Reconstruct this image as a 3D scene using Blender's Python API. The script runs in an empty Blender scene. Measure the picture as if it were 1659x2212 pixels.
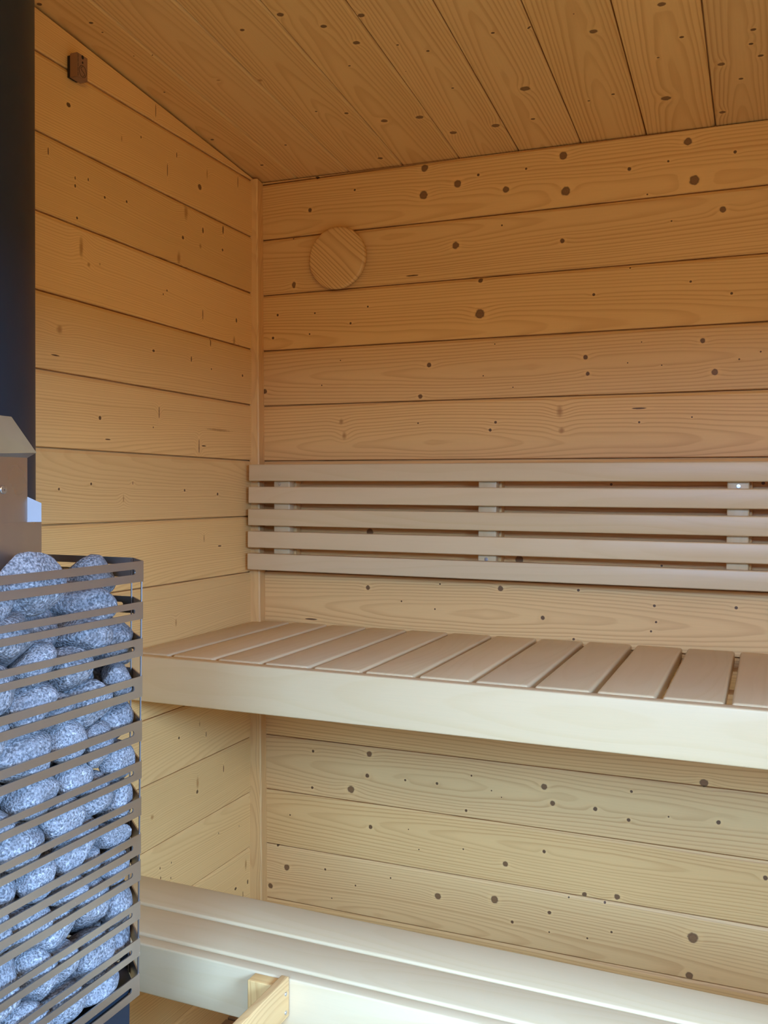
import bpy, bmesh, math, random
import numpy as np
from mathutils import Vector, Matrix, Euler, noise

C = bpy.context.scene.collection
sc = bpy.context.scene
H = 1.45            # floor level lies this far below the measuring height used for the boards

# ------------------------------------------------------------------ camera
YAW, PITCH, ROLL = 0.3903, -0.0219, 0.0058
rt = Vector((math.cos(YAW), math.sin(YAW), 0))
fw = Vector((-math.sin(YAW) * math.cos(PITCH), math.cos(YAW) * math.cos(PITCH), math.sin(PITCH)))
up = rt.cross(fw)
r2 = rt * math.cos(ROLL) + up * math.sin(ROLL)
u2 = up * math.cos(ROLL) - rt * math.sin(ROLL)
cd = bpy.data.cameras.new('camera')
cam = bpy.data.objects.new('camera', cd); C.objects.link(cam)
M = Matrix((r2, u2, -fw)).transposed().to_4x4()
M.translation = Vector((1.1617, -2.0121, H - 0.2081))
cam.matrix_world = M
cd.sensor_fit = 'VERTICAL'; cd.sensor_height = 24; cd.lens = 2016.4 / 2212 * 24
cd.clip_start = 0.02
sc.camera = cam

# ------------------------------------------------------------------ daylight
W = bpy.data.worlds.new('sky'); sc.world = W; W.use_nodes = True
bg = W.node_tree.nodes['Background']
bg.inputs['Color'].default_value = (0.37, 0.56, 1.0, 1)
bg.inputs['Strength'].default_value = 1.2

def area(name, loc, target, sx, sy, power, col):
    l = bpy.data.lights.new(name, 'AREA'); l.shape = 'RECTANGLE'; l.size = sx; l.size_y = sy
    l.energy = power; l.color = col
    o = bpy.data.objects.new(name, l); C.objects.link(o)
    o.location = loc
    o.rotation_euler = (Vector(target) - Vector(loc)).to_track_quat('-Z', 'Y').to_euler()
    return o
area('daylight_through_door', (.75, -4.6, 2.95), (1.4, -.6, 0.75), 3.4, 2.4, 1130, (0.31, 0.56, 1.0))
area('daylight_through_window', (2.8, -2.0, 1.87), (.1, -.95, 1.0), 1.4, 1.0, 400, (0.32, 0.56, 1.0))
area('warm_room_lamp', (1.45, -2.2, 1.78), (.0, -.5, 1.7), .5, .2, 6.2, (1.0, 0.60, 0.17))

sc.view_settings.view_transform = 'Standard'
sc.view_settings.look = 'None'
sc.view_settings.gamma = 1.0
sc.view_settings.exposure = -0.04
sc.view_settings.use_curve_mapping = False
sc.cycles.use_denoising = True
sc.cycles.max_bounces = 14
sc.cycles.diffuse_bounces = 8
sc.cycles.glossy_bounces = 5

# ------------------------------------------------------------------ node helper
class X:
    """A socket that can be used in arithmetic; every operation adds a Math node."""
    nt = None
    def __init__(s, sock): s.s = sock
    @staticmethod
    def m(op, *a, clamp=False):
        n = X.nt.nodes.new('ShaderNodeMath'); n.operation = op; n.use_clamp = clamp
        for i, v in enumerate(a):
            if isinstance(v, X): X.nt.links.new(v.s, n.inputs[i])
            else: n.inputs[i].default_value = v
        return X(n.outputs[0])
    def __add__(s, o): return X.m('ADD', s, o)
    __radd__ = __add__
    def __sub__(s, o): return X.m('SUBTRACT', s, o)
    def __rsub__(s, o): return X.m('SUBTRACT', o, s)
    def __mul__(s, o): return X.m('MULTIPLY', s, o)
    __rmul__ = __mul__
    def __truediv__(s, o): return X.m('DIVIDE', s, o)
def smooth(a, b, x):
    n = X.nt.nodes.new('ShaderNodeMapRange'); n.interpolation_type = 'SMOOTHSTEP'
    X.nt.links.new(x.s, n.inputs['Value']); n.inputs['From Min'].default_value = a; n.inputs['From Max'].default_value = b
    return X(n.outputs[0])
def vec(a, b, c):
    n = X.nt.nodes.new('ShaderNodeCombineXYZ')
    for i, v in enumerate((a, b, c)):
        if isinstance(v, X): X.nt.links.new(v.s, n.inputs[i])
        else: n.inputs[i].default_value = v
    return n.outputs[0]
def nz(a, b, c, scale=1.0, detail=2.0):
    n = X.nt.nodes.new('ShaderNodeTexNoise'); n.inputs['Scale'].default_value = scale; n.inputs['Detail'].default_value = detail
    X.nt.links.new(vec(a, b, c), n.inputs['Vector'])
    return X(n.outputs[0])
def mixc(f, a, b, mode='MIX'):
    n = X.nt.nodes.new('ShaderNodeMix'); n.data_type = 'RGBA'; n.blend_type = mode; n.clamp_factor = True
    if isinstance(f, X): X.nt.links.new(f.s, n.inputs[0])
    else: n.inputs[0].default_value = f
    for i, v in ((6, a), (7, b)):
        if isinstance(v, tuple): n.inputs[i].default_value = (*v, 1)
        else: X.nt.links.new(v, n.inputs[i])
    return n.outputs[2]
def attr(name):
    n = X.nt.nodes.new('ShaderNodeAttribute'); n.attribute_name = name
    s = X.nt.nodes.new('ShaderNodeSeparateXYZ'); X.nt.links.new(n.outputs['Vector'], s.inputs[0])
    return X(s.outputs[0]), X(s.outputs[1]), X(s.outputs[2])
def new_mat(name):
    m = bpy.data.materials.new(name); m.use_nodes = True; X.nt = m.node_tree
    return m, m.node_tree.nodes['Principled BSDF']

# ------------------------------------------------------------------ materials
def wood(name, early, late, contrast, freq, knots=True, rough=.5, blotch=.10, hspan=.03, fibre=.10, bump=.12):
    m, b = new_mat(name)
    n = X.nt.nodes.new('ShaderNodeUVMap'); n.uv_map = 'wood'
    s = X.nt.nodes.new('ShaderNodeSeparateXYZ'); X.nt.links.new(n.outputs[0], s.inputs[0])
    u, v = X(s.outputs[0]), X(s.outputs[1])
    seed, vc, h0 = attr('bp')
    so = seed * 37.0
    low = nz(u * 1.3, v * 5.0, so, 1.0, 2.0)
    h = h0 + X.m('ABSOLUTE', u - .9 + seed * .9) * .030 + nz(u * 2.2, so, 3.1, 1.0, 1.0) * hspan * 2
    dv = v - vc + (nz(u * 1.6, so + 7.7, 1.3, 1.0, 1.0) - .5) * .02
    R = X.m('SQRT', dv * dv + h * h) + (nz(u * 9.0, v * 45.0, so, 1.0, 2.0) - .5) * .0022
    masks = None
    if knots:
        ksx, ksy, _ = attr('ks')
        masks = []
        for nm, asp in (('ka', ksx), ('kb', ksy)):
            ku, kv, kr = attr(nm)
            r = X.m('MAXIMUM', X.m('ABSOLUTE', kr), .0001)
            du, dk = u - ku, v - kv
            wob = (nz(u * 130.0, v * 130.0, so, 1.0, 1.0) - .5) * .5
            d = X.m('SQRT', X.m('POWER', X.m('ABSOLUTE', du / (r * asp)), 2.0) + X.m('POWER', X.m('ABSOLUTE', dk / r), 2.0)) + wob
            rr = r * X.m('MINIMUM', asp, 1.3) + .0015
            e = (du * du / (rr * rr * 9.0) + dk * dk / (r * r * 3.5 + .000004))
            R = R + X.m('MINIMUM', r, .012) * .75 * X.m('EXPONENT', e * -1.0)
            soft = X.m('LESS_THAN', kr, 0.0)
            masks.append((d, r, soft))
    R = R + (nz(R * 60.0, so, 5.5, 1.0, 2.0) - .5) * .012
    f = X.m('FRACT', R * freq)
    lt = smooth(.42, .88, f) * (1.0 - smooth(.90, 1.0, f))
    amp = contrast * (.45 + 1.1 * nz(u * 1.0, v * 22.0, so + 3.0, 1.0, 1.0))
    amp = amp * (.42 + .58 * X.m('MINIMUM', X.m('ABSOLUTE', dv) / R * 1.5, 1.0))
    col = mixc(lt * amp, early, late)
    tone = .93 + (low - .5) * blotch * 2.0 + (X.m('FRACT', seed * 61.7) - .5) * .10 + (nz(u * 14.0, v * 420.0, so, 1.0, 2.0) - .5) * fibre
    hsv = X.nt.nodes.new('ShaderNodeHueSaturation')
    X.nt.links.new(col, hsv.inputs['Color'])
    X.nt.links.new((tone + .07).s, hsv.inputs['Value'])
    X.nt.links.new((1.0 + (X.m('FRACT', seed * 17.3) - .5) * .04).s, hsv.inputs['Saturation'])
    col = hsv.outputs[0]
    if masks:
        for d, r, soft in masks:
            hard = 1.0 - soft
            halo = X.m('EXPONENT', X.m('POWER', (d - 1.6) / .5, 2.0) * -1.0)
            col = mixc(halo * hard * .22, col, (early[0] * 1.15, early[1] * 1.15, early[2] * 1.1))
            body = 1.0 - smooth(.82, 1.12, d)
            rim = smooth(.55, .95, d)
            big = smooth(.003, .008, r)
            ring = X.m('FRACT', d * 3.3) * .35
            kc = mixc(big, (.075, .030, .012), (.15, .068, .022))
            kc = mixc(rim * .75, kc, (.07, .028, .012))
            kc = mixc(ring * big, kc, (.33, .17, .07))
            col = mixc(body * hard * .92, col, kc)
            sb = 1.0 - smooth(.2, 1.3, d)
            col = mixc(sb * soft * .78, col, (early[0] * .50, early[1] * .36, early[2] * .24))
    X.nt.links.new(col, b.inputs['Base Color'])
    b.inputs['Roughness'].default_value = rough
    b.inputs['Specular IOR Level'].default_value = .35
    bp = X.nt.nodes.new('ShaderNodeBump'); bp.inputs['Strength'].default_value = bump; bp.inputs['Distance'].default_value = .0006
    X.nt.links.new((lt * -1.0 + nz(u * 30.0, v * 500.0, so, 1.0, 1.0) * .5).s, bp.inputs['Height'])
    X.nt.links.new(bp.outputs[0], b.inputs['Normal'])
    return m
SPRUCE = wood('spruce_panel', (.75, .475, .18), (.53, .265, .08), .60, 170, hspan=.010)
SPRUCE_FINE = wood('spruce_fine_grain', (.79, .52, .20), (.60, .33, .105), .55, 290, hspan=.010)
ASPEN = wood('aspen_bench_wood', (.67, .52, .295), (.59, .43, .20), .30, 110, knots=False, rough=.36, blotch=.10, hspan=.02, fibre=.05, bump=.03)
BATTEN = wood('spruce_batten', (.74, .47, .18), (.55, .29, .10), .75, 300, knots=False)
DISC = wood('pine_vent_disc', (.74, .47, .18), (.46, .23, .07), .85, 230, knots=False)

def metal(name, col, rough, metallic=1.0, marks=0.0):
    m, b = new_mat(name)
    tc = X.nt.nodes.new('ShaderNodeTexCoord'); s = X.nt.nodes.new('ShaderNodeSeparateXYZ'); X.nt.links.new(tc.outputs['Object'], s.inputs[0])
    x, y, z = (X(s.outputs[i]) for i in range(3))
    n = nz(x, y, z, 14.0, 3.0)
    X.nt.links.new((rough + (n - .5) * .16).s, b.inputs['Roughness'])
    c = mixc(smooth(.35, .75, n) * .35, col, tuple(k * .72 for k in col))
    if marks:
        sp = smooth(.735, .76, nz(x, y * 1.0, z * .7, 85.0, 2.0))
        c = mixc(sp * marks, c, (.75, .78, .80))
    X.nt.links.new(c, b.inputs['Base Color'])
    b.inputs['Metallic'].default_value = metallic
    return m
BAND = metal('basket_steel', (.50, .46, .43), .38, 1.0, .5)
DEFL = metal('stainless_sheet', (.60, .57, .54), .30)
BLACK = metal('black_painted_steel', (.007, .016, .026), .45, 0.0)
ZINC = metal('zinc_screw', (.65, .70, .76), .28)
TAG = metal('bronze_plastic', (.30, .16, .085), .5, .0)
DARK = metal('black_recess', (.01, .008, .006), .6, 0.0)

def granite():
    m, b = new_mat('granite_stone')
    tc = X.nt.nodes.new('ShaderNodeTexCoord'); s = X.nt.nodes.new('ShaderNodeSeparateXYZ'); X.nt.links.new(tc.outputs['Object'], s.inputs[0])
    oi = X.nt.nodes.new('ShaderNodeObjectInfo'); rn = X(oi.outputs['Random'])
    x, y, z = (X(s.outputs[i]) for i in range(3))
    g = nz(x + rn * 9.0, y, z, 12.0, 3.0)
    g2 = nz(x + rn * 5.0, y + 3.0, z, 8.0, 2.0)
    big = nz(x, y + rn * 7.0, z, 1.6, 2.0)
    c = mixc(smooth(.36, .60, g), (.095, .10, .106), (.29, .295, .30))
    c = mixc(smooth(.56, .68, g2) * .55, c, (.60, .60, .59))
    c = mixc(smooth(.40, .72, big) * .45, c, (.15, .155, .16))
    hsv = X.nt.nodes.new('ShaderNodeHueSaturation'); X.nt.links.new(c, hsv.inputs['Color'])
    X.nt.links.new((.86 + rn * .30).s, hsv.inputs['Value'])
    X.nt.links.new(hsv.outputs[0], b.inputs['Base Color'])
    b.inputs['Roughness'].default_value = .72
    bp = X.nt.nodes.new('ShaderNodeBump'); bp.inputs['Strength'].default_value = .35; bp.inputs['Distance'].default_value = .04
    X.nt.links.new(g.s, bp.inputs['Height']); X.nt.links.new(bp.outputs[0], b.inputs['Normal'])
    return m
GRANITE = granite()

# ------------------------------------------------------------------ object helpers
def link(name, me, mat=None, parent=None):
    o = bpy.data.objects.new(name, me); C.objects.link(o)
    if mat is not None: me.materials.append(mat)
    if parent is not None: o.parent = parent
    return o
def empty(name, loc, label, cat, group=None):
    o = bpy.data.objects.new(name, None); C.objects.link(o); o.location = loc; o.empty_display_size = .1
    o['label'] = label; o['category'] = cat
    if group: o['group'] = group
    bpy.context.view_layer.update()
    return o
def from_bm(name, bm, mat, parent=None, loc=(0, 0, 0), smooth_angle=None):
    me = bpy.data.meshes.new(name)
    bmesh.ops.recalc_face_normals(bm, faces=bm.faces[:])
    if smooth_angle is not None:
        for f in bm.faces: f.smooth = True
        for e in bm.edges:
            if len(e.link_faces) == 2 and e.calc_face_angle() > smooth_angle: e.smooth = False
    bm.to_mesh(me); bm.free()
    o = link(name, me, mat, parent); o.location = loc
    return o
_seed = [0]
def timber(name, x0, x1, y0, y1, z0, z1, axis, mat, parent=None, bevel=.003, seed=None, vc=None, h0=None, seg=3):
    """A planed piece of wood as one mesh; grain runs along `axis`; given in world metres, placed in its parent's frame."""
    _seed[0] += 1
    rnd = random.Random(_seed[0] * 7 + 3)
    seed = rnd.random() if seed is None else seed
    vc = rnd.uniform(-.04, .04) if vc is None else vc
    h0 = rnd.uniform(.01, .05) if h0 is None else h0
    c = Vector(((x0 + x1) / 2, (y0 + y1) / 2, (z0 + z1) / 2))
    bm = bmesh.new(); bmesh.ops.create_cube(bm, size=1.0)
    for v in bm.verts: v.co = Vector((v.co.x * (x1 - x0), v.co.y * (y1 - y0), v.co.z * (z1 - z0)))
    if bevel: bmesh.ops.bevel(bm, geom=bm.edges[:], offset=bevel, segments=seg, affect='EDGES', profile=.5)
    off = parent.location if parent is not None else Vector((0, 0, 0))
    wood_uv(bm, axis)
    o = from_bm(name, bm, mat, parent, c - off, .7)
    set_bp(o.data, seed, vc, h0)
    return o
def wood_uv(bm, axis):
    uvl = bm.loops.layers.uv.new('wood')
    others = [i for i in range(3) if i != axis]
    for f in bm.faces:
        n = [abs(k) for k in f.normal]
        d = n.index(max(n))
        if d == axis: a, b_ = others
        else: a, b_ = axis, [i for i in others if i != d][0]
        for l in f.loops:
            if d == axis: l[uvl].uv = (l.vert.co[a] * .02, l.vert.co[b_])
            else: l[uvl].uv = (l.vert.co[a], l.vert.co[b_])
def set_bp(me, seed, vc, h0):
    a = me.attributes.new('bp', 'FLOAT_VECTOR', 'FACE')
    a.data.foreach_set('vector', np.tile(np.array([seed, vc, h0], np.float32), len(me.polygons)))
def box_bm(bm, x0, x1, y0, y1, z0, z1):
    r = bmesh.ops.create_cube(bm, size=1.0)['verts']
    for v in r: v.co = Vector(((x0 + x1) / 2 + v.co.x * (x1 - x0), (y0 + y1) / 2 + v.co.y * (y1 - y0), (z0 + z1) / 2 + v.co.z * (z1 - z0)))
    return r
def screw(name, loc, nrm, r, parent, mat=None):
    """A countersunk screw head with a pressed cross."""
    bm = bmesh.new()
    segs = 20
    prof = ((r, 0), (r, .0006), (r * .88, .0012), (r * .45, .0014))
    rings = []
    for rr, zz in prof: rings.append([bm.verts.new((rr * math.cos(2 * math.pi * i / segs), rr * math.sin(2 * math.pi * i / segs), zz)) for i in range(segs)])
    for a, b_ in zip(rings, rings[1:]):
        for i in range(segs): bm.faces.new((a[i], a[(i + 1) % segs], b_[(i + 1) % segs], b_[i]))
    last = rings[-1]
    star = [bm.verts.new(((r * .45 if i % 5 == 0 else r * .14) * .9 * math.cos(2 * math.pi * i / segs), (r * .45 if i % 5 == 0 else r * .14) * .9 * math.sin(2 * math.pi * i / segs), .0013)) for i in range(segs)]
    low = [bm.verts.new((v.co.x * .8, v.co.y * .8, -.0004)) for v in star]
    for i in range(segs):
        j = (i + 1) % segs
        bm.faces.new((last[i], last[j], star[j], star[i])); bm.faces.new((star[i], star[j], low[j], low[i]))
    bm.faces.new(low)
    q = Vector(nrm).to_track_quat('Z', 'Y').to_matrix().to_4x4()
    bmesh.ops.transform(bm, matrix=q, verts=bm.verts[:])
    off = parent.matrix_world.translation if parent is not None else Vector((0, 0, 0))
    return from_bm(name, bm, mat or ZINC, parent, Vector(loc) - off, .5)
def knots_of(s):
    out = []
    for t in s.split(';'):
        a = [float(k) for k in t.split(',')]
        out.append((a[0], a[1], a[2], a[3] if len(a) > 3 else 1.0))
    return out

def board_wall(name, mat, o, ud, vd, nd, u0, u1, edges, knots, params, clampv=None, du=.0125, hole=None):
    """A panelled surface as one mesh: every board has its own chamfer, groove, grain and knots."""
    o, ud, vd, nd = Vector(o), Vector(ud), Vector(vd), Vector(nd)
    nu = max(2, int((u1 - u0) / du))
    us = np.linspace(u0, u1, nu + 1)
    V, F, UV, BP, KA, KB, KS = [], [], [], [], [], [], []
    kn = np.array(knots) if len(knots) else np.zeros((0, 4))
    for bi, (a, b) in enumerate(zip(edges, edges[1:])):
        mid = (a + b) / 2
        inner = np.linspace(a + .0022, b - .0075, 11)
        prof = [(a - .0002, -.0115), (a + .0012, -.0115), (a + .0012, -.0018)] + [(t, 0.0) for t in inner] + [(b - .0016, -.0032), (b - .0013, -.0115), (b + .0002, -.0115)]
        base = len(V); npf = len(prof)
        for u in us:
            top = clampv(u) if clampv else 1e9
            for (v, n) in prof:
                V.append(o + ud * u + vd * min(v, top) + nd * n)
        P = params(bi)
        cand = kn[(kn[:, 1] > a - .012) & (kn[:, 1] < b + .012)] if len(kn) else kn
        far = (0.0, 5.0, .0001, 1.0)
        for i in range(nu):
            um = (us[i] + us[i + 1]) / 2
            for j in range(npf - 1):
                vm = (prof[j][0] + prof[j + 1][0]) / 2
                if clampv and vm > clampv(um) + .02: continue
                if hole and hole[0] < um < hole[1] and hole[2] < vm < hole[3]: continue
                p = base + i * npf + j
                F.append((p, p + npf, p + npf + 1, p + 1))
                UV += [(us[i], prof[j][0] - mid), (us[i + 1], prof[j][0] - mid), (us[i + 1], prof[j + 1][0] - mid), (us[i], prof[j + 1][0] - mid)]
                BP.append(P)
                if len(cand):
                    d = np.hypot((cand[:, 0] - um) * .75, cand[:, 1] - vm) - 1.6 * np.abs(cand[:, 2])
                    od = np.argsort(d)
                    k1 = cand[od[0]]; k2 = cand[od[1]] if len(od) > 1 else far
                else: k1 = k2 = far
                KA.append((k1[0], k1[1] - mid, k1[2])); KB.append((k2[0], k2[1] - mid, k2[2])); KS.append((k1[3], k2[3], 0))
    nf = len(F)
    # unseen backing slabs behind the boards, added to stop sky light leaking in
    va, vb = edges[0] - .06, edges[-1] + .06
    if clampv: vb = max(clampv(u0), clampv(u1)) + .06
    U0, U1 = u0 - .06, u1 + .06
    slabs = [(U0, U1, va, vb)]
    if hole: slabs = [(U0, hole[0], va, vb), (hole[1], U1, va, vb), (hole[0], hole[1], va, hole[2]), (hole[0], hole[1], hole[3], vb)]
    quads = []
    for (a0, a1, b0, b1) in slabs:
        base = len(V)
        for n in (-.012, -.05):
            for (u, v) in ((a0, b0), (a1, b0), (a1, b1), (a0, b1)): V.append(o + ud * u + vd * v + nd * n)
        quads += [tuple(base + k for k in q) for q in ((0, 1, 2, 3), (7, 6, 5, 4), (0, 4, 5, 1), (1, 5, 6, 2), (2, 6, 7, 3), (3, 7, 4, 0))]
    for q in quads:
        F.append(q); UV += [(0, 0), (.1, 0), (.1, .1), (0, .1)]; BP.append((.5, .2, .1)); KA.append((0, 5, .0001)); KB.append((0, 5, .0001)); KS.append((1, 1, 0))
    me = bpy.data.meshes.new(name); me.from_pydata([tuple(v) for v in V], [], F)
    uvl = me.uv_layers.new(name='wood'); uvl.data.foreach_set('uv', np.array(UV, np.float32).ravel())
    for nm, arr in (('bp', BP), ('ka', KA), ('kb', KB), ('ks', KS)):
        at = me.attributes.new(nm, 'FLOAT_VECTOR', 'FACE'); at.data.foreach_set('vector', np.array(arr, np.float32).ravel())
    ob = link(name, me, mat); ob['kind'] = 'structure'
    return ob

# ------------------------------------------------------------------ measured data
BACK_KNOTS = '0.138,0.464,0.005;0.255,0.499,0.0027;0.429,0.528,0.0084;0.427,0.467,0.0095;0.508,0.483,0.0083;0.556,0.497,0.0031;0.619,0.457,0.0071;0.664,0.497,0.0025;0.745,0.515,0.0084;0.751,0.438,0.0099;0.884,0.469,0.0039;0.962,0.475,0.0024;1,0.51,0.008;1.014,0.43,0.0099;1.091,0.477,0.0032;0.156,0.541,0.0044;0.914,0.535,0.0019;0.921,0.412,0.0019;0.504,0.346,0.0078;0.745,0.333,0.005;1.069,0.365,0.0065;0.97,0.352,0.0019;0.611,0.38,0.002;0.095,0.29,0.0073,0.7;0.093,0.401,0.0017;0.4,0.287,0.0016,10;0.563,0.263,0.0052;0.562,0.189,0.0108;0.813,0.213,0.003;0.888,0.263,0.0019;1.009,0.225,0.0024;1.088,0.195,0.0028;0.051,0.22,0.0028;0.152,0.218,0.0022;0.246,0.188,0.0027;0.038,0.165,0.0034;0.138,0.169,0.0022;0.29,0.224,0.0022;0.443,0.081,0.0053;0.422,0.01,0.0053;0.797,0.081,0.0049;0.802,0.046,0.0044;1.034,0.103,0.0052;1.058,0.038,0.0066;0.597,0.12,0.0015;0.913,0.107,0.0014;1.104,0.062,0.0019;1.144,0.075,0.0018;0.885,0.065,0.0015;0.954,0.057,0.0014;0.171,0.045,0.0017;0.639,0.023,0.0015;0.22,0.102,0.0016;0.016,0.036,0.0057;0.571,0.051,0.0015;0.223,-0.043,-0.0077,0.8;0.231,-0.076,-0.0099,0.6;0.6,-0.053,0.0031;0.588,-0.07,0.0036;0.417,-0.051,0.0021;0.743,-0.033,-0.013,0.6;0.747,-0.074,-0.007;0.91,-0.06,0.0024;1.015,-0.052,0.0019;0.909,-0.031,0.0017,9;0.854,-0.19,0.0029;1.152,-0.187,0.0037;0.298,-0.304,0.0087;0.657,-0.356,0.0092;0.959,-0.359,0.0024;0.294,-0.434,0.0054;0.615,-0.422,0.0062;0.473,-0.418,0.0021;0.787,-0.418,0.003;0.71,-0.482,0.0045;0.945,-0.443,0.0029;1.105,-0.439,0.0033;0.949,-0.477,0.0024;0.939,-0.497,0.0024;0.778,-0.524,0.003;0.379,-0.462,0.0021;0.461,-0.476,0.0021;0.145,-0.517,0.0018,9;0.3,-0.827,0.0066;0.152,-0.837,0.0034;0.295,-0.879,0.0049;0.15,-0.926,0.0034;0.253,-0.917,0.0088;0.391,-0.878,0.0027;0.469,-0.876,0.0032;0.551,-0.848,0.0021;0.539,-0.929,0.0031;0.598,-0.876,0.0016;0.621,-0.888,0.0015;0.717,-0.852,0.0066;0.736,-0.886,0.0056;0.828,-0.886,0.0045;0.903,-0.839,0.0029;0.898,-0.9,0.0039;0.979,-0.882,0.0019;1.077,-0.88,0.0043;1.048,-0.803,0.0086;0.304,-1,0.0049;0.09,-1.001,0.0023;0.4,-0.992,0.0016;0.426,-1.035,0.0016;0.533,-1.018,0.0021;0.631,-1.036,0.0062;0.718,-0.995,0.0036;0.807,-1.075,0.005;0.876,-1.068,0.0059;1.167,-0.98,0.0047;0.081,-1.132,0.0074;0.036,-1.185,0.0063;0.186,-1.12,0.0028;0.266,-1.146,0.0022;0.356,-1.113,0.0022;0.473,-1.136,0.0074;0.607,-1.121,0.0083;0.648,-1.164,0.0036;0.731,-1.128,0.0041;0.773,-1.087,0.002;0.85,-1.085,0.0025;0.731,-1.171,0.002;0.814,-1.169,0.002;0.865,-1.146,0.0025;1.03,-1.127,0.0105;1.024,-1.207,0.0077;0.204,-1.187,0.0017;0.055,-1.081,0.0034'
LEFT_KNOTS = '-0.676,0.477,0.0041,1.3;-0.727,0.378,0.0064,0.25;-0.528,0.469,-0.0062,0.3;-0.468,0.493,0.0028,0.6;-0.38,0.456,0.0125,0.12;-0.261,0.457,0.0061,1.2;-0.232,0.494,-0.0123,0.2;-0.102,0.516,0.013,0.12;-0.347,0.498,0.0059,0.3;-0.313,0.388,-0.0169,0.45;-0.166,0.389,0.0095,0.35;-0.248,0.366,0.0061,0.5;-0.339,0.284,-0.0137,0.5;-0.324,0.331,0.0039;-0.513,0.353,0.0027;-0.659,0.339,0.0033,0.6;-0.578,0.342,0.0026;-0.659,0.353,0.0033,0.5;-0.624,0.361,0.0034,0.5;-0.654,0.283,0.0025;-0.643,0.233,-0.0202,0.3;-0.623,0.206,-0.0043;-0.592,0.214,-0.0026;-0.107,0.192,0.0054,0.6;-0.117,0.143,-0.0108,0.5;-0.248,0.181,0.0113,0.15;-0.381,0.207,0.0024;-0.394,0.197,0.0019;-0.258,0.329,-0.0051;-0.168,0.342,0.0032;-0.7,0.075,-0.0082;-0.427,0.076,0.0028,1.5;-0.292,0.077,0.006,0.4;-0.217,0.124,0.0093,0.25;-0.71,0.028,0.0013,8;-0.213,0.065,0.0021;-0.079,0.066,0.0033;-0.592,-0.073,0.0035;-0.408,-0.048,0.0114,0.15;-0.428,-0.08,0.0019;-0.262,-0.111,0.0153,0.12;-0.184,-0.07,-0.0032,18;-0.569,-0.112,0.0013,6;-0.243,-0.109,0.0015,6;-0.617,-0.197,0.0026;-0.702,-0.207,0.0025;-0.523,-0.225,-0.0081,0.3;-0.494,-0.194,0.0037,0.3;-0.317,-0.208,0.003;-0.187,-0.216,0.0032;-0.242,-0.315,-0.0103,0.25;-0.178,-0.335,0.0017,4;-0.42,0.562,0.0132,0.1;-0.337,-0.739,0.003;-0.232,-0.756,0.0062,0.25;-0.258,-0.727,-0.0062,0.4;-0.266,-0.857,-0.0164,0.3;-0.267,-0.876,0.0041;-0.159,-0.854,0.0086,0.25;-0.431,-0.88,-0.0057;-0.18,-0.998,0.0027,0.5;-0.09,-1.011,0.0022,0.5;-0.404,-0.996,0.0034,0.5;-0.402,-1.017,0.0029,0.5;-0.366,-1.031,0.0029,0.5;-0.364,-0.999,0.0025,0.5;-0.058,-1.116,-0.0135,0.35;-0.049,-1.162,0.0056,0.6;-0.105,-1.157,0.0033,1.5;-0.071,-1.186,0.0101,0.15;-0.348,-0.49,-0.0098,0.3'
CEIL_KNOTS = '0.443,-0.551,0.0056;0.477,-0.488,0.0066;0.518,-0.561,0.0062;0.433,-0.422,0.0026;0.544,-0.46,0.0025;0.589,-0.426,0.0033;0.591,-0.291,0.0027;0.526,-0.373,0.0013;0.414,-0.206,0.0077;0.49,-0.2,0.0081;0.535,-0.116,0.0078;0.629,-0.122,0.0086;0.714,-0.446,0.0032;0.776,-0.441,0.0031;0.722,-0.249,0.0097;0.709,-0.128,0.0047;0.877,-0.4,0.0071;0.829,-0.169,0.0027;0.877,-0.181,0.0035;0.993,-0.443,0.0067;1.015,-0.339,0.0039;0.971,-0.286,0.0025;0.97,-0.137,0.0098;1.074,-0.232,0.0066;1.128,-0.327,0.0046;1.124,-0.284,0.004;1.139,-0.241,0.0048;1.105,-0.171,0.0042;1.068,-0.051,0.0064;0.295,-0.283,0.0028;0.352,-0.258,0.0047;0.388,-0.604,0.0063;0.056,-0.683,0.004;0.056,-0.653,0.0021;0.301,-0.584,0.0044;0.036,-0.441,0.0023;0.014,-0.233,0.0041;0.167,-0.449,-0.0045;0.245,-0.425,-0.0062;0.055,-0.086,0.0043;0.338,-0.044,0.0058;0.16,-0.164,0.0031;0.061,-0.571,0.0017;0.096,-0.562,0.0017;0.007,-0.755,0.0047;0.855,-0.459,0.0015;0.894,-0.005,0.0019'
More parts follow.
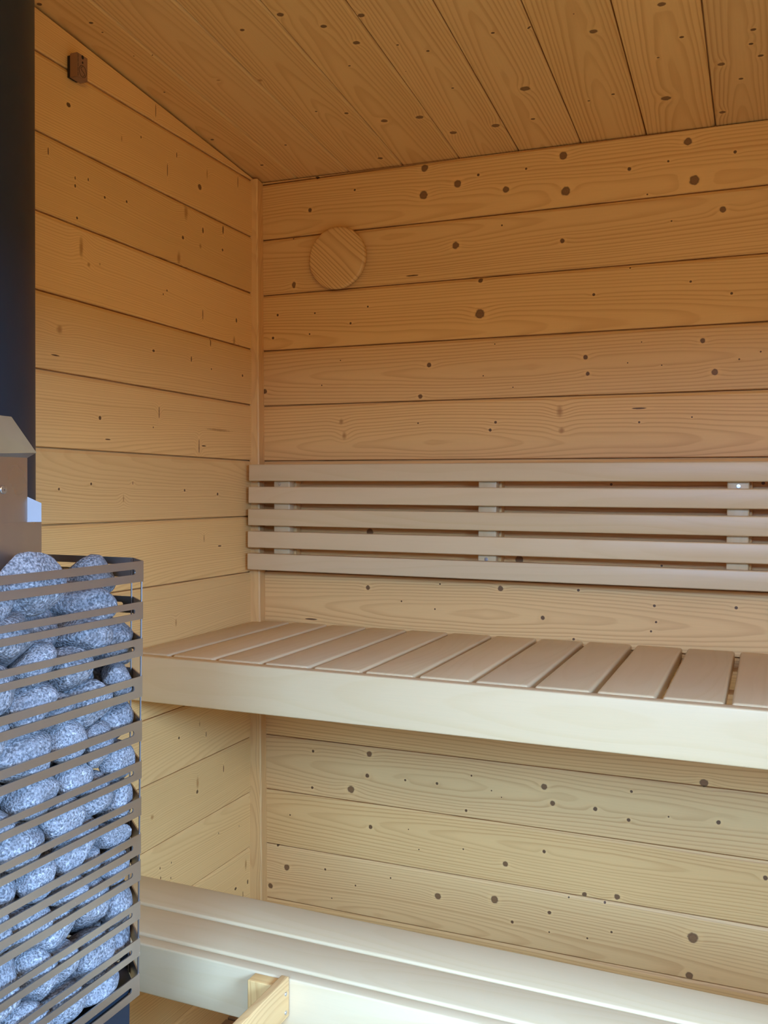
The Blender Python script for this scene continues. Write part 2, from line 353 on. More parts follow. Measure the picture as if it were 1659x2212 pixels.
# sauna stones as they settled: shape, radius, x, y, z, rotation
STONES = [(4, 0.03, 0.4164, -1.2858, -0.8056, 0.3, 3.06, -1.24),
(0, 0.027, 0.4221, -1.1153, -0.8028, 0.18, -0.04, -1.53),
(5, 0.03, 0.4148, -1.1734, -0.7974, -0.81, 0.32, -2.52),
(3, 0.03, 0.3694, -1.3809, -0.7952, 0.96, 2.23, 0.13),
(5, 0.03, 0.4248, -1.1304, -0.7581, -2.17, 0.32, -1.97),
(7, 0.033, 0.4196, -1.3508, -0.7966, 1.27, 0.03, -1.08),
(1, 0.033, 0.4155, -1.3796, -0.747, -0.72, 1.31, 1.06),
(6, 0.03, 0.4282, -1.2315, -0.7919, -1.33, -0.55, -1.38),
(4, 0.024, 0.4296, -1.299, -0.7763, -2.52, -0.02, 1.54),
(7, 0.03, 0.368, -1.3444, -0.7578, -1.29, -1.29, -0.35),
(4, 0.027, 0.4234, -1.2175, -0.745, 0.81, -1.96, 1.57),
(3, 0.033, 0.4211, -1.3311, -0.742, 0.9, 2.09, 1.38),
(7, 0.036, 0.4033, -1.0717, -0.7683, -3.05, 0.35, -1.31),
(0, 0.033, 0.4179, -1.2706, -0.7278, 2.46, 1.03, -0.64),
(1, 0.03, 0.4201, -1.0771, -0.7171, 1.93, 0.52, -0.75),
(6, 0.033, 0.4058, -1.1805, -0.7481, 1.78, -0.32, 0.05),
(2, 0.03, 0.3743, -1.0995, -0.727, -0.94, 0.35, -0.09),
(6, 0.027, 0.4214, -1.3343, -0.6884, 0.6, 0.11, 2.05),
(5, 0.033, 0.4172, -1.127, -0.6961, -3.07, -0.14, -0.42),
(1, 0.03, 0.4174, -1.1839, -0.6987, -0.28, -0.23, 2.15),
(0, 0.036, 0.3882, -1.3715, -0.6976, -0.29, -0.52, -0.25),
(0, 0.024, 0.4219, -1.172, -0.664, -0.14, -0.34, -2.23),
(6, 0.033, 0.4264, -1.2973, -0.6569, 1.8, 0.7, 1.39),
(3, 0.024, 0.3657, -1.3802, -0.6537, 1.85, 0, 1.7),
(5, 0.027, 0.4228, -1.3782, -0.6509, -1.24, 0.19, -1.56),
(7, 0.024, 0.4263, -1.0906, -0.6678, -0.77, -2.75, -0.33),
(3, 0.033, 0.3793, -1.3377, -0.6513, 0.03, 1.01, -1.2),
(3, 0.03, 0.4217, -1.2325, -0.6817, 3.06, 0.56, -0.68),
(6, 0.027, 0.3992, -1.0541, -0.6718, -1.04, -0.72, -0.43),
(7, 0.024, 0.4168, -1.128, -0.6514, 0.45, 2.82, 0.22),
(4, 0.024, 0.4275, -1.0945, -0.6282, 0.44, -0.44, -1.58),
(2, 0.03, 0.4228, -1.1603, -0.6208, 0.73, -0.42, 1.54),
(2, 0.036, 0.385, -1.2747, -0.6279, -2.91, 0.17, 0.43),
(2, 0.033, 0.3769, -1.3661, -0.603, -0.33, 0.43, -0.88),
(4, 0.03, 0.4301, -1.3754, -0.5945, 1.84, 1.12, 1.55),
(1, 0.027, 0.3934, -1.0592, -0.6258, 0.52, -0.1, -0.88),
(6, 0.024, 0.4009, -1.3905, -0.5607, 0.43, -1.77, -2),
(3, 0.036, 0.4095, -1.3174, -0.597, -1.31, 2.6, -0.6),
(7, 0.027, 0.3692, -1.3621, -0.5533, 1.11, -0.49, 0.97),
(6, 0.024, 0.3727, -1.3817, -0.5248, 0.53, 0, 0.55),
(7, 0.027, 0.4251, -1.2182, -0.6337, -0.11, -0.66, 1.76),
(5, 0.033, 0.4142, -1.2395, -0.5921, -0.24, 3.03, -1.39),
(6, 0.027, 0.43, -1.3476, -0.547, 1.9, 0.04, 1.41),
(7, 0.03, 0.4235, -1.1806, -0.5787, -0.09, -3.11, 1.31),
(3, 0.03, 0.4153, -1.1244, -0.5735, -0.55, 2.76, 0.09),
(5, 0.024, 0.4238, -1.284, -0.5568, 2.37, 0.3, 1.09),
(7, 0.03, 0.4196, -1.0791, -0.591, 1.64, 0.22, -0.62),
(4, 0.024, 0.4305, -1.1219, -0.51, -1.78, -0.41, 1.91),
(3, 0.03, 0.4205, -1.22, -0.5456, 2.54, 0.21, 1.27),
(3, 0.036, 0.3819, -1.1899, -0.5215, 2.34, 0.32, 0.58),
(3, 0.027, 0.4239, -1.3822, -0.5099, -1.35, 0.5, 0.55),
(5, 0.027, 0.4217, -1.1572, -0.5394, -0.37, -3.01, -1.15),
(5, 0.033, 0.4228, -1.3691, -0.4171, 1.28, 0.52, 1.98),
(2, 0.024, 0.4142, -1.3867, -0.4627, -0.81, -0.17, 0.19),
(2, 0.033, 0.4182, -1.2386, -0.4943, 2.41, -0.06, -2.03),
(7, 0.024, 0.4008, -1.2683, -0.5326, 2.74, -0.05, 0.75),
(3, 0.024, 0.4263, -1.0847, -0.5395, 1.31, 0.42, -2.07),
(7, 0.03, 0.423, -1.2913, -0.464, -0.15, 0.01, 1.91),
(4, 0.036, 0.4129, -1.3256, -0.5124, 2.39, -0.16, 1),
(7, 0.027, 0.3721, -1.3803, -0.4904, -2.56, 0.36, 0.7),
(7, 0.033, 0.4059, -1.0687, -0.4968, -1.88, 0.56, -1.46),
(3, 0.024, 0.4266, -1.1731, -0.4934, -1.06, -2.26, 0.96),
(4, 0.03, 0.4184, -1.3423, -0.461, -1.18, 2.64, 0.75),
(1, 0.033, 0.4175, -1.2308, -0.4442, -0.54, 2.84, 0.99),
(2, 0.024, 0.2775, -1.0583, -0.3221, 2.45, -0.25, 0.76),
(1, 0.036, 0.4188, -1.1279, -0.4622, -2.61, -0.16, -1.27),
(1, 0.03, 0.3759, -1.3806, -0.435, -0.5, 1.14, 0.78),
(4, 0.03, 0.4107, -1.1906, -0.4599, -0.32, 0.48, -2.62),
(6, 0.036, 0.367, -1.3685, -0.3472, 1.68, 0.95, -1.85),
(6, 0.036, 0.3595, -1.0551, -0.4458, 1.32, -2.88, 0.36),
(6, 0.027, 0.423, -1.0751, -0.445, 1.29, 0.43, 1.93),
(0, 0.033, 0.4216, -1.2904, -0.4137, -0.56, -0.03, -1.31),
(3, 0.033, 0.4008, -1.0631, -0.4014, 2.26, 0.15, -0.43),
(2, 0.036, 0.4112, -1.2495, -0.3656, -1.76, -0.06, -1.12),
(7, 0.03, 0.3742, -1.1057, -0.4325, -0.59, 0.75, -1.9),
(0, 0.024, 0.4246, -1.2239, -0.3992, 0.13, 2.51, 1.39),
(5, 0.03, 0.3195, -1.0567, -0.3451, 0.4, 1.19, -1.57),
(7, 0.033, 0.373, -1.2932, -0.3565, 1.92, -0.45, -0.15),
(1, 0.036, 0.3767, -1.3366, -0.4087, 0.91, 0.51, 1.05),
(2, 0.027, 0.419, -1.3815, -0.3645, 0.05, -2.75, 0.4),
(1, 0.033, 0.4126, -1.162, -0.415, 0.23, -0.18, -1.07),
(3, 0.033, 0.4126, -1.3306, -0.3704, -1.05, 2.67, 0.51),
(6, 0.036, 0.3802, -1.1792, -0.3691, -0.08, 0.58, -0.49),
(4, 0.036, 0.4002, -1.1245, -0.3863, 2.84, -0.18, -0.08),
(2, 0.036, 0.3763, -1.1016, -0.3502, 2.97, -0.02, 0.69),
(7, 0.03, 0.3674, -1.0576, -0.3195, 1.19, 0.01, -2.4),
(4, 0.024, 0.3321, -1.1003, -0.3332, 1.34, 0.3, -2.38),
(4, 0.0345, 0.4175, -1.215, -0.3105, 1.47, 0, 1.57),
(4, 0.0325, 0.4175, -1.292, -0.322, 1.6, 0.1, 1.57)]

def stone_bm(k, sub=3):
    rnd = random.Random(100 + k)
    bm = bmesh.new()
    bmesh.ops.create_icosphere(bm, subdivisions=sub, radius=1.0)
    ax = ((1.22, .95, .82), (1.12, 1.02, .74), (1.35, .86, .78), (1.05, 1.0, .9), (1.28, 1.0, .66), (1.15, .9, .85), (1.42, .8, .72), (1.0, .95, .8))[k]
    off = Vector((rnd.uniform(-9, 9), rnd.uniform(-9, 9), rnd.uniform(-9, 9)))
    cuts = []
    for i in range(8):
        n = Vector((rnd.gauss(0, 1), rnd.gauss(0, 1), rnd.gauss(0, 1))).normalized()
        cuts.append((n, rnd.uniform(.70, .88)))
    for v in bm.verts:
        p = v.co.copy()
        for n, d in cuts:                                   # soft flattened facets
            t = p.dot(n) - d
            if t > 0: p -= n * t * .88
        p *= 1.06 + .09 * noise.noise(p * 1.1 + off) + .025 * noise.noise(p * 2.7 + off)
        v.co = Vector((p.x * ax[0], p.y * ax[1], p.z * ax[2]))
    return bm

# ------------------------------------------------------------------ room shell
P = .135
SL = .09
CZ = H + .547
def rel(kn, dz=H): return [(a, b + dz, r, s) for a, b, r, s in kn]
rk = random.Random(3)
def params_back(i):
    r = random.Random(40 + i)
    return (r.random(), r.uniform(-.06, .06), r.uniform(.006, .03))
def params_left(i):
    r = random.Random(80 + i)
    return (r.random(), r.choice((-1, 1)) * r.uniform(.05, .13), r.uniform(.01, .05))
def params_ceil(i):
    r = random.Random(120 + i)
    return (r.random(), r.uniform(-.03, .03), r.uniform(.008, .022))
zed = [H + k * P for k in range(-11, 6)]
zed = [-.035] + zed[0:1] + zed[1:]
zed = [z for z in zed if z > -.05]
zed = sorted(set([round(z, 5) for z in zed]))
XR, YF = 1.78, -2.42
board_wall('wall_back', SPRUCE, (0, 0, 0), (1, 0, 0), (0, 0, 1), (0, -1, 0), -.02, XR + .02, zed, rel(knots_of(BACK_KNOTS)), params_back,
           clampv=lambda u: CZ - .0108 * u - .003)
board_wall('wall_left', SPRUCE_FINE, (0, 0, 0), (0, 1, 0), (0, 0, 1), (1, 0, 0), YF - .02, .02, zed + [zed[-1] + P], rel(knots_of(LEFT_KNOTS)), params_left,
           clampv=lambda u: CZ - SL * u - .005)
rnd_k = [(rk.uniform(YF, 0), rk.uniform(0, 2.1), rk.choice((.003, .005, .008)), 1.0) for _ in range(60)]
WY0, WY1, WZ0, WZ1 = -2.30, -1.25, .50, 1.48
board_wall('wall_right', SPRUCE, (XR, 0, 0), (0, 1, 0), (0, 0, 1), (-1, 0, 0), YF - .02, .02, zed + [zed[-1] + P], rnd_k, params_back,
           clampv=lambda u: CZ - SL * u - .020, du=.03, hole=(WY0, WY1, WZ0, WZ1))
n_c = Vector((.0108, SL, 1)).normalized()
cx = [-.03] + [.1023 + i * .1358 for i in range(14)]
ceil_o = Vector((0, 0, CZ))
vd_c = Vector((1, 0, -.0108)).normalized()
ud_c = Vector((0, 1, -SL)).normalized()
board_wall('ceiling', SPRUCE, ceil_o, ud_c, vd_c, -n_c, YF - .06, .012, cx,
           [(b * math.sqrt(1 + SL * SL), a, r, s * .8) for a, b, r, s in knots_of(CEIL_KNOTS)], params_ceil)
FLOOR = wood('dark_floor_boards', (.33, .21, .10), (.24, .14, .06), .5, 170)
fk = [(rk.uniform(0, XR), rk.uniform(YF, 0), .004, 1.0) for _ in range(30)]
board_wall('floor', FLOOR, (0, 0, 0), (1, 0, 0), (0, 1, 0), (0, 0, 1), -.02, XR + .02, [YF + .12 * i for i in range(21)], fk, params_back, du=.03)

def slab(name, mat, x0, x1, y0, y1, z0, z1, axis=0):
    o = timber(name, x0, x1, y0, y1, z0, z1, axis, mat, None, bevel=0, seed=.3, vc=.02, h0=.03)
    o['kind'] = 'structure'
    return o
# front wall (behind the camera) with the door opening that lets the daylight in
DX0, DX1, DZ = .62, 1.72, 1.76
me_f = []
bm = bmesh.new()
box_bm(bm, -.05, DX0, YF - .05, YF, -.02, 2.35); box_bm(bm, DX1, XR + .05, YF - .05, YF, -.02, 2.35); box_bm(bm, DX0, DX1, YF - .05, YF, DZ, 2.35)
for f in bm.faces: f.normal_update()
wood_uv(bm, 0)
o = from_bm('wall_front', bm, SPRUCE_FINE); set_bp(o.data, .37, .03, .03); o['kind'] = 'structure'
for nm, d in (('ka', (0, 5, .0001)), ('kb', (0, 5, .0001)), ('ks', (1, 1, 0))):
    a = o.data.attributes.new(nm, 'FLOAT_VECTOR', 'FACE'); a.data.foreach_set('vector', np.tile(np.array(d, np.float32), len(o.data.polygons)))
bm = bmesh.new()
box_bm(bm, DX0 - .03, DX0 + .02, YF - .06, YF + .015, 0, DZ + .03); box_bm(bm, DX1 - .02, DX1 + .03, YF - .06, YF + .015, 0, DZ + .03); box_bm(bm, DX0 + .02, DX1 - .02, YF - .06, YF + .015, DZ - .02, DZ + .03)
wood_uv(bm, 2)
o = from_bm('door_1', bm, BATTEN); set_bp(o.data, .6, .05, .03); o['kind'] = 'structure'
bm = bmesh.new()
box_bm(bm, XR - .012, XR + .06, WY0 - .03, WY0 + .02, WZ0, WZ1); box_bm(bm, XR - .012, XR + .06, WY1 - .02, WY1 + .03, WZ0, WZ1)
box_bm(bm, XR - .012, XR + .06, WY0 - .03, WY1 + .03, WZ1 - .02, WZ1 + .03); box_bm(bm, XR - .012, XR + .06, WY0 - .03, WY1 + .03, WZ0 - .03, WZ0 + .02)
wood_uv(bm, 2)
o = from_bm('window_1', bm, BATTEN); set_bp(o.data, .6, .05, .03); o['kind'] = 'structure'
m, b = new_mat('bounce_ground_brown'); b.inputs['Roughness'].default_value = .9  # unseen ground outside, browned to cut blue bounce light on the ceiling
tc = X.nt.nodes.new('ShaderNodeTexNoise'); tc.inputs['Scale'].default_value = 30
X.nt.links.new(mixc(X(tc.outputs[0]), (.20, .14, .08), (.30, .21, .12)), b.inputs['Base Color'])
bm = bmesh.new(); box_bm(bm, -6, 8, -12, YF - .08, -.25, -.12)
o = from_bm('ground', bm, m); o['kind'] = 'structure'

# corner post that covers the mitre of the two panelled walls
bm = bmesh.new()
sec = ((-.004, -.038), (.0165, -.0375), (.0195, -.0345), (.0150, -.006), (.0125, .004), (-.004, .004))
zt_, zb_ = CZ - .004, 0.0
lean = -.0107
cols = []
for zz in (zb_, zt_):
    dx = lean * (zz - H)
    cols.append([bm.verts.new((x + (dx if x > 0 else 0), y, zz)) for x, y in sec])
for i in range(len(sec)):
    j = (i + 1) % len(sec); bm.faces.new((cols[0][i], cols[0][j], cols[1][j], cols[1][i]))
bm.faces.new(cols[0]); bm.faces.new(cols[1][::-1])
for f in bm.faces: f.normal_update()
wood_uv(bm, 2)
o = from_bm('trim_1', bm, BATTEN); set_bp(o.data, .77, .004, .006); o['kind'] = 'structure'

# ------------------------------------------------------------------ upper bench
zt = H - .5279; yf = -.5298; zbm = H - .6162
ub = empty('upper_bench', (.88, yf, zt), 'pale wooden upper sauna bench with crosswise slats and a deep front board, below the backrest', 'bench')
timber('front_board', .001, XR - .002, yf, yf + .024, zbm, zt - .0005, 0, ASPEN, ub, bevel=.003, seed=.21, vc=.01, h0=.03)
for i in range(18):
    xr = .0908 + i * .1013
    x0, x1 = xr - .0905, min(xr, XR - .004)
    if i == 0: x0 = .002
    timber('slat', x0, x1, yf + .0245, -.007, zt - .026, zt + .002, 1, ASPEN, ub, bevel=.005)
for y0, y1 in ((yf + .026, yf + .068), (-.30, -.258), (-.075, -.033)):
    timber('support_rail', .002, XR - .004, y0, y1, zt - .072, zt - .0265, 0, BATTEN, ub, bevel=.002)

# ------------------------------------------------------------------ lower bench
zl = H - .9053; tl = -.0088
lb = empty('lower_bench', (0, -.833, zl), 'pale wooden lower bench with lengthwise boards and a front board, behind the stove', 'bench')
timber('seat_board', .004, XR - .006, -.7167, -.6363 + .012, zl - .026, zl, 0, ASPEN, lb, bevel=.004, seed=.5, vc=.02, h0=.03)
timber('seat_board', .004, XR - .006, -.8055, -.7225, zl - .026, zl, 0, ASPEN, lb, bevel=.004, seed=.66, vc=-.01, h0=.02)
timber('front_board', .004, XR - .006, -.833, -.8100, zl - .0781, zl - .001, 0, ASPEN, lb, bevel=.003, seed=.87, vc=.0, h0=.02)
for x in (.62, 1.15, 1.70):
    timber('support_rail', x, x + .04, -.808, -.645, zl - .072, zl - .0265, 1, BATTEN, lb, bevel=.002)
for x in (.622, 1.152):
    for y in (-.70,):
        timber('leg', x, x + .036, y, y + .045, .010, zl - .0725, 2, BATTEN, lb, bevel=.002)
lb.rotation_euler = (0, -tl, 0)

# ------------------------------------------------------------------ backrest
br = empty('backrest', (.9, -.0734, H - .1453), 'pale wooden backrest of five long horizontal slats on the back wall', 'backrest')
yb = -.0734
for i in range(5):
    z1 = H - .1453 - i * .053
    timber('slat', .0135 - .0009 * i, XR - .02, yb, yb + .021, z1 - .0395, z1, 0, ASPEN, br, bevel=.003, seed=(.13, .35, .52, .71, .93)[i], vc=(.03, -.02, .04, .01, -.03)[i], h0=.03)
for x0, x1 in ((.0705, .113), (.577, .618), (1.0865, 1.128), (1.60, 1.641)):
    timber('upright', x0, x1, yb + .0213, -.028, H - .385, H - .150, 2, ASPEN, br, bevel=.003)
    timber('wall_spacer', x0 + .006, x1 + .005, -.0275, -.001, H - .375, H - .160, 2, BATTEN, br, bevel=.002)
for x, z in ((.085, -.1915), (.5965, -.3545), (1.1075, -.194)):
    screw('screw', (x, yb + .0212, H + z), (0, -1, 0), .0042, br)

# ------------------------------------------------------------------ round vent cover
vent = empty('vent_cover', (.2185, -.001, H + .3394), 'round wooden vent disc with diagonal grain on the upper back wall', 'vent')
bm = bmesh.new(); segs = 96
prof = [(.030, .006), (.066, .007), (.0705, .0085), (.0725, .0115), (.0730, .0150), (.0722, .0185), (.0700, .0208), (.0665, .0216), (.05, .0218), (.03, .0219), (.012, .022)]
rings = [[bm.verts.new((r * math.cos(2 * math.pi * i / segs), -d, r * math.sin(2 * math.pi * i / segs))) for i in range(segs)] for r, d in prof]
for a, b_ in zip(rings, rings[1:]):
    for i in range(segs):
        j = (i + 1) % segs; bm.faces.new((a[i], a[j], b_[j], b_[i]))
bm.faces.new(rings[0][::-1]); bm.faces.new(rings[-1])
uvl = bm.loops.layers.uv.new('wood'); ca, sa = math.cos(math.radians(-43)), math.sin(math.radians(-43))
for f in bm.faces:
    for l in f.loops: l[uvl].uv = (l.vert.co.x * ca + l.vert.co.z * sa, -l.vert.co.x * sa + l.vert.co.z * ca)
o = from_bm('disc', bm, DISC, vent, smooth_angle=.9); set_bp(o.data, .44, .018, .012)
bm = bmesh.new(); bmesh.ops.create_cone(bm, cap_ends=True, segments=48, radius1=.048, radius2=.048, depth=.009)
bmesh.ops.rotate(bm, verts=bm.verts[:], cent=(0, 0, 0), matrix=Matrix.Rotation(math.pi / 2, 3, 'X'))
for f in bm.faces: f.normal_update()
wood_uv(bm, 0)
o = from_bm('collar', bm, BATTEN, vent, (0, -.0035, 0)); set_bp(o.data, .4, .03, .02)

# ------------------------------------------------------------------ temperature sensor
se = empty('temperature_sensor', (.0, -.667, H + .5425), 'small brown box sensor with a round emblem, high on the left wall under the ceiling', 'sensor')
bm = bmesh.new()
v = box_bm(bm, .008, .025, -.0152, .0125, -.0215, .0215)
bmesh.ops.bevel(bm, geom=bm.edges[:], offset=.0012, segments=2, affect='EDGES')
from_bm('housing', bm, TAG, se, smooth_angle=.6)
bm = bmesh.new(); box_bm(bm, .001, .0085, -.0128, .0100, -.019, .019)
from_bm('wall_plate', bm, DARK, se)
def curve_tube(name, pts, r, mat, parent, closed=False):
    bm = bmesh.new(); n = len(pts); rings = []
    for i, p_ in enumerate(pts):
        p_ = Vector(p_); q_ = Vector(pts[(i + 1) % n]) if closed or i < n - 1 else p_ * 2 - Vector(pts[i - 1])
        t = (q_ - p_).normalized(); s_ = t.cross(Vector((1, 0, 0)))
        rings.append([bm.verts.new(p_ + s_ * r * a_ + Vector((r * b_, 0, 0))) for a_, b_ in ((1, 0), (.6, .8), (-.6, .8), (-1, 0))])
    for i in range(n if closed else n - 1):
        a_, b_ = rings[i], rings[(i + 1) % n]
        for k in range(3): bm.faces.new((a_[k], a_[k + 1], b_[k + 1], b_[k]))
    return from_bm(name, bm, mat, parent)
fx = .0251
def fp(a, b_): return (fx, a, b_)
N = 40
cy_, cz_ = -.0012, -.0078
curve_tube('emblem_ring', [fp(cy_ + .0092 * math.cos(2 * math.pi * i / N), cz_ + .0102 * math.sin(2 * math.pi * i / N)) for i in range(N)], .00045, DARK, se, True)
S_pts = [(cy_ + .0008 * 0 + (-.0050) * math.sin(t) * 1.0, cz_ + .0085 - .017 * k / 20) for k in range(21) for t in [2 * math.pi * k / 20]]
curve_tube('emblem_curve', [fp(a, b_) for a, b_ in S_pts], .00045, DARK, se)
for nm, a, b_, ra, rb in (('button', -.0015, .0078, .0016, .0020), ('notch', -.0015, .0172, .0028, .0035)):
    bm = bmesh.new(); bmesh.ops.create_cone(bm, cap_ends=True, segments=24, radius1=1, radius2=1, depth=.0008)
    for q in bm.verts: q.co = Vector((q.co.z, q.co.x * ra, q.co.y * rb))
    from_bm(nm, bm, DARK, se, (fx, a, b_))
bm = bmesh.new()
for zz in (-.016, -.008, .0, .008, .0155): box_bm(bm, .02475, .02515, -.0135, -.0128, zz - .0033, zz + .0033)
from_bm('seam', bm, DARK, se)

# ------------------------------------------------------------------ guard rail by the stove
gr = empty('guard_rail', (.50, -.845, 0), 'short wooden post and low rail board fixed against the front of the lower bench', 'rail')
timber('post', .478, .5215, -.857, -.8345, .006, H - .912, 2, BATTEN, gr, bevel=.0015, seed=.4, vc=.004, h0=.004)
timber('rail_board', .522, .5345, -1.62, -.8355, H - .963, H - .9055, 1, BATTEN, gr, bevel=.0015, seed=.12, vc=-.01, h0=.01)
for z in (H - .926, H - .953): screw('screw', (.5345, -.846, z), (1, 0, 0), .003, gr)
timber('end_post', .478, .5215, -1.62, -1.5975, .006, H - .912, 2, BATTEN, gr, bevel=.0015)

# ------------------------------------------------------------------ stove
ST = Vector((.25, -1.221, 0))
st = empty('sauna_stove', tuple(ST), 'black sauna stove with tall steel basket full of stones, by the left wall', 'stove')
ZT = H - .2953
def lean2(z):
    k = (z - ZT) * .009
    return Vector((k * .92, k * .38, 0))
hx, hy, cxx, cyy = .20, .200, .045, .040
def octo(inset=0):
    a, b_ = hx - inset, hy - inset
    i2 = inset * .4
    return [(a, -(b_ - cyy + i2)), (a, b_ - cyy + i2), (a - cxx + i2, b_), (-(a - cxx + i2), b_), (-a, b_ - cyy + i2), (-a, -(b_ - cyy + i2)), (-(a - cxx + i2), -b_), (a - cxx + i2, -b_)]
def ring_band(name, z1, z0, mat, slotted=True):
    """One pressed steel band: eight flat sides, a round-ended slot in each of the four long sides."""
    bm = bmesh.new(); pts = octo(); n = len(pts); h = z1 - z0
    for i in range(n):
        a = Vector((*pts[i], 0)); b_ = Vector((*pts[(i + 1) % n], 0)); L = (b_ - a).length; d = (b_ - a) / L
        def q(s, t): return bm.verts.new(a + d * s + Vector((0, 0, z0 + t)))
        if L < .1 or not slotted:
            bm.faces.new((q(0, 0), q(L, 0), q(L, h), q(0, h))); continue
        e = .0155; s0, s1 = h * .375, h * .635; r = (s1 - s0) / 2; mid = (s0 + s1) / 2
        bm.faces.new((q(e + r, 0), q(L - e - r, 0), q(L - e - r, s0), q(e + r, s0)))
        bm.faces.new((q(e + r, s1), q(L - e - r, s1), q(L - e - r, h), q(e + r, h)))
        arc = [(e + r - r * math.sin(math.pi * k / 8), mid + r * math.cos(math.pi * k / 8)) for k in range(9)]   # top to bottom round the left end
        bm.faces.new([q(0, 0), q(e + r, 0)] + [q(*p_) for p_ in arc[::-1]] + [q(e + r, h), q(0, h)])
        arc = [(L - e - r + r * math.sin(math.pi * k / 8), mid + r * math.cos(math.pi * k / 8)) for k in range(9)]
        bm.faces.new([q(L, h), q(L - e - r, h)] + [q(*p_) for p_ in arc] + [q(L - e - r, 0), q(L, 0)])
    bmesh.ops.remove_doubles(bm, verts=bm.verts[:], dist=1e-5)
    bmesh.ops.recalc_face_normals(bm, faces=bm.faces[:])
    bmesh.ops.solidify(bm, geom=bm.faces[:], thickness=.0016)
    return from_bm(name, bm, mat, st, lean2((z0 + z1) / 2))
ZL = [-.2953, -.3207, -.3456, -.367, -.3909, -.4128, -.4378, -.4634, -.4926, -.5185, -.5435, -.5651, -.589, -.6112, -.6343, -.6591, -.6678, -.6926, -.7184, -.7407, -.765, -.7874, -.8098, -.8371]
for i in range(0, 24, 2): ring_band('basket_band', H + ZL[i], H + ZL[i + 1], BAND)
STRIP = metal('dark_steel_strip', (.16, .145, .135), .5)
op = octo(.0022)
for i in (1, 2, 3, 4, 5, 6, 7, 0):
    x, y = op[i]
    nxt = Vector((*op[(i + 1) % 8], 0)) if i % 2 == 1 else Vector((*op[i - 1], 0))
    d = (nxt - Vector((x, y, 0))).normalized()
    bm = bmesh.new(); w_ = .0035
    za, zb2 = H - .837, H - .297
    c0, c1 = lean2(za), lean2(zb2)
    nrm = Vector((d.y, -d.x, 0)) * .0014
    lo = [Vector((x, y, za)) + c0 + k for k in (Vector(), d * w_, d * w_ + nrm, nrm)]
    hi = [Vector((x, y, zb2)) + c1 + k for k in (Vector(), d * w_, d * w_ + nrm, nrm)]
    A = [bm.verts.new(p_) for p_ in lo]; B = [bm.verts.new(p_) for p_ in hi]
    for k in range(4): bm.faces.new((A[k], A[(k + 1) % 4], B[(k + 1) % 4], B[k]))
    bm.faces.new(A[::-1]); bm.faces.new(B)
    from_bm('corner_strip', bm, STRIP, st)
def prism(name, pts, z0, z1, mat, parent, sh0=Vector(), sh1=Vector(), bev=0):
    bm = bmesh.new()
    A = [bm.verts.new((x + sh0.x, y + sh0.y, z0)) for x, y in pts]; B = [bm.verts.new((x + sh1.x, y + sh1.y, z1)) for x, y in pts]
    n = len(pts)
    for k in range(n): bm.faces.new((A[k], A[(k + 1) % n], B[(k + 1) % n], B[k]))
    bm.faces.new(A[::-1]); bm.faces.new(B)
    if bev: bmesh.ops.bevel(bm, geom=bm.edges[:], offset=bev, segments=2, affect='EDGES')
    return from_bm(name, bm, mat, parent, smooth_angle=.5)
prism('stove_body', octo(.010), .05, H - .8385, BLACK, st, lean2(.05), lean2(H - .8385), .002)
prism('plinth', octo(.035), .002, .05, BLACK, st, lean2(0), lean2(0))
prism('stone_grate', octo(.006), H - .830, H - .824, BLACK, st, lean2(H - .83), lean2(H - .83))
prism('heating_core', [(.095, -.184), (.095, .096), (-.06, .096), (-.06, .18), (-.185, .18), (-.185, -.184)], H - .8235, H - .345, BLACK, st, lean2(H - .82), lean2(H - .345))
# flue
bm = bmesh.new(); bmesh.ops.create_cone(bm, cap_ends=True, segments=96, radius1=.1215, radius2=.1215, depth=1.36)
from_bm('flue_pipe', bm, BLACK, st, (.012, .001, H - .344 + .68), smooth_angle=.5)
# stainless deflector in front of the flue: collar, inner sheet with side wing, flared hood
def sheet(name, quads, mat, parent, th=.0012):
    bm = bmesh.new(); vs = {}
    def g(p_):
        if p_ not in vs: vs[p_] = bm.verts.new(Vector(p_) - ST + Vector((0, 0, 0)))
        return vs[p_]
    for q in quads: bm.faces.new([g(p_) for p_ in q])
    bmesh.ops.recalc_face_normals(bm, faces=bm.faces[:])
    bmesh.ops.solidify(bm, geom=bm.faces[:], thickness=th)
    return from_bm(name, bm, mat, parent)
XP = .390
ya, yz = -1.1705, -1.300
z1 = H - .2448; z2 = H - .172
sheet('deflector_collar', [((XP, ya, H - .345), (XP, yz, H - .345), (XP, yz, z1), (XP, ya, z1)), ((XP, ya, H - .345), (XP, ya, z1), (XP - .06, ya + .0, z1), (XP - .06, ya + .0, H - .345))], DEFL, st)
sheet('deflector_plate', [((XP - .003, -1.1905, z1 - .01), (XP - .003, yz, z1 - .01), (XP - .003, yz, z2), (XP - .003, -1.1905, z2))], DEFL, st)
WING = metal('brushed_wing', (.30, .32, .34), .62)
sheet('deflector_wing', [((XP - .003, -1.1900, z1), (XP - .003, -1.1900, H - .2160), (XP + .0085, -1.1798, H - .2235), (XP + .0085, -1.1798, z1))], WING, st)
sheet('deflector_hood', [((XP - .003, -1.1905, z2), (XP - .003, yz, z2), (XP + .016, yz, H - .1285), (XP + .016, -1.2335, H - .1295), (XP + .004, -1.1835, H - .1660))], DEFL, st)
screw('screw', (XP - .0015, -1.2265, H - .2085), (1, 0, 0), .0048, st)

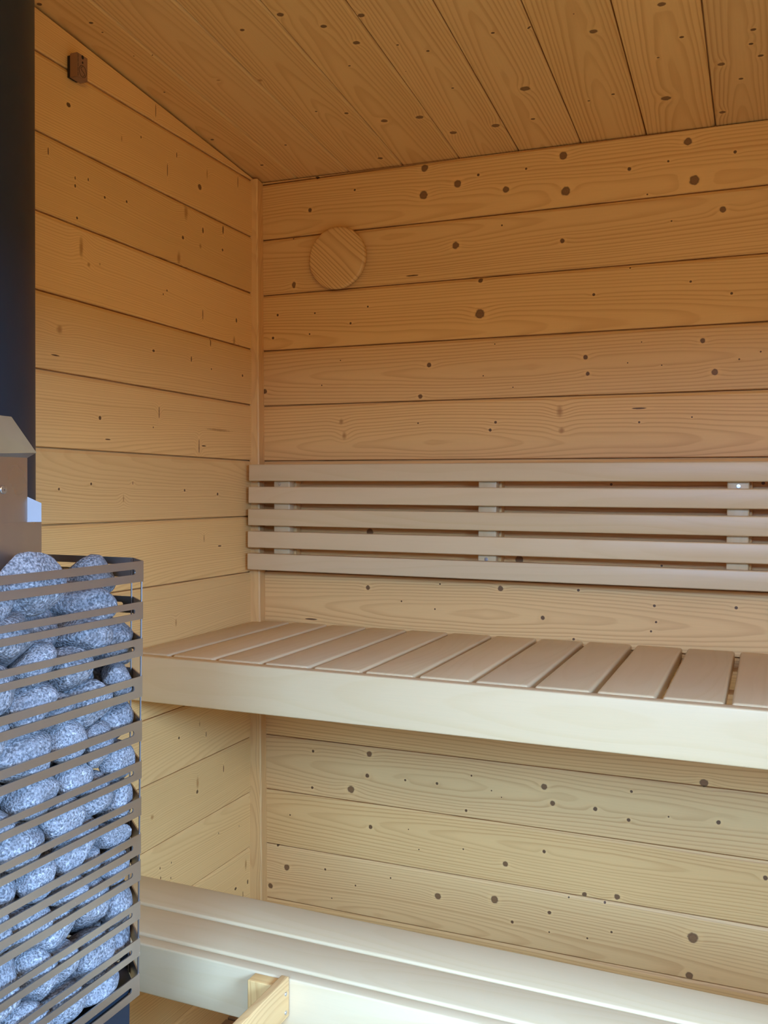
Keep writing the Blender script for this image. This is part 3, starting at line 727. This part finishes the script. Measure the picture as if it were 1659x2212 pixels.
# ------------------------------------------------------------------ stones
stone_me = []
for k in range(8):
    bm = stone_bm(k, 4)
    for f in bm.faces: f.smooth = True
    me = bpy.data.meshes.new('stone'); bm.to_mesh(me); bm.free(); me.materials.append(GRANITE); stone_me.append(me)
ORD = ['first', 'second', 'third', 'fourth', 'fifth', 'sixth', 'seventh', 'eighth', 'ninth', 'tenth', 'eleventh', 'twelfth', 'thirteenth', 'fourteenth', 'fifteenth', 'sixteenth', 'seventeenth', 'eighteenth', 'nineteenth', 'twentieth', 'twenty-first', 'twenty-second', 'twenty-third', 'twenty-fourth', 'twenty-fifth', 'twenty-sixth', 'twenty-seventh', 'twenty-eighth', 'twenty-ninth', 'thirtieth']
front = {}; back = {}
items = []
for s in STONES:
    k, r, x, y, z = s[:5]
    zz = H + z
    row = None
    if not (x + r > .415 and y > -1.345):
        back.setdefault(min(range(11), key=lambda j: abs((ZL[2 * j + 1] + ZL[2 * j + 2]) / 2 - z)) + 1, []).append(s)
    if x + r > .415 and y > -1.345:
        row = 0 if z > -.3207 else min(range(11), key=lambda j: abs((ZL[2 * j + 1] + ZL[2 * j + 2]) / 2 - z)) + 1
        front.setdefault(row, []).append(s)
    items.append((s, row))
for v in list(front.values()) + list(back.values()): v.sort(key=lambda s: -s[3])
SIZE = ((.0235, 'small'), (.0285, 'medium'), (1, 'large'))
for s, row in items:
    k, r, x, y, z, ex, ey, ez = s
    o = bpy.data.objects.new('sauna_stone', stone_me[k]); C.objects.link(o)
    d = lean2(H + z)
    o.location = (x + d.x, y + d.y, H + z); o.rotation_euler = (ex, ey, ez); o.scale = (r, r, r)
    o['category'] = 'stone'; o['group'] = 'sauna stones in the steel basket of the stove'
    size = [w for lim, w in SIZE if r < lim][0]
    if row is None:
        rb = [q for q in back if s in back[q]][0]
        o['label'] = '%s stone further back in the basket, under the %s steel band, %s from the right' % (size, ORD[rb - 1], ORD[back[rb].index(s)])
    else:
        n = ORD[front[row].index(s)]
        if row == 0: o['label'] = '%s blue-grey stone on top of the basket pile, %s from the right' % (size, n)
        else: o['label'] = '%s blue-grey stone just under the %s steel band, %s from the right corner' % (size, ORD[row - 1], n)
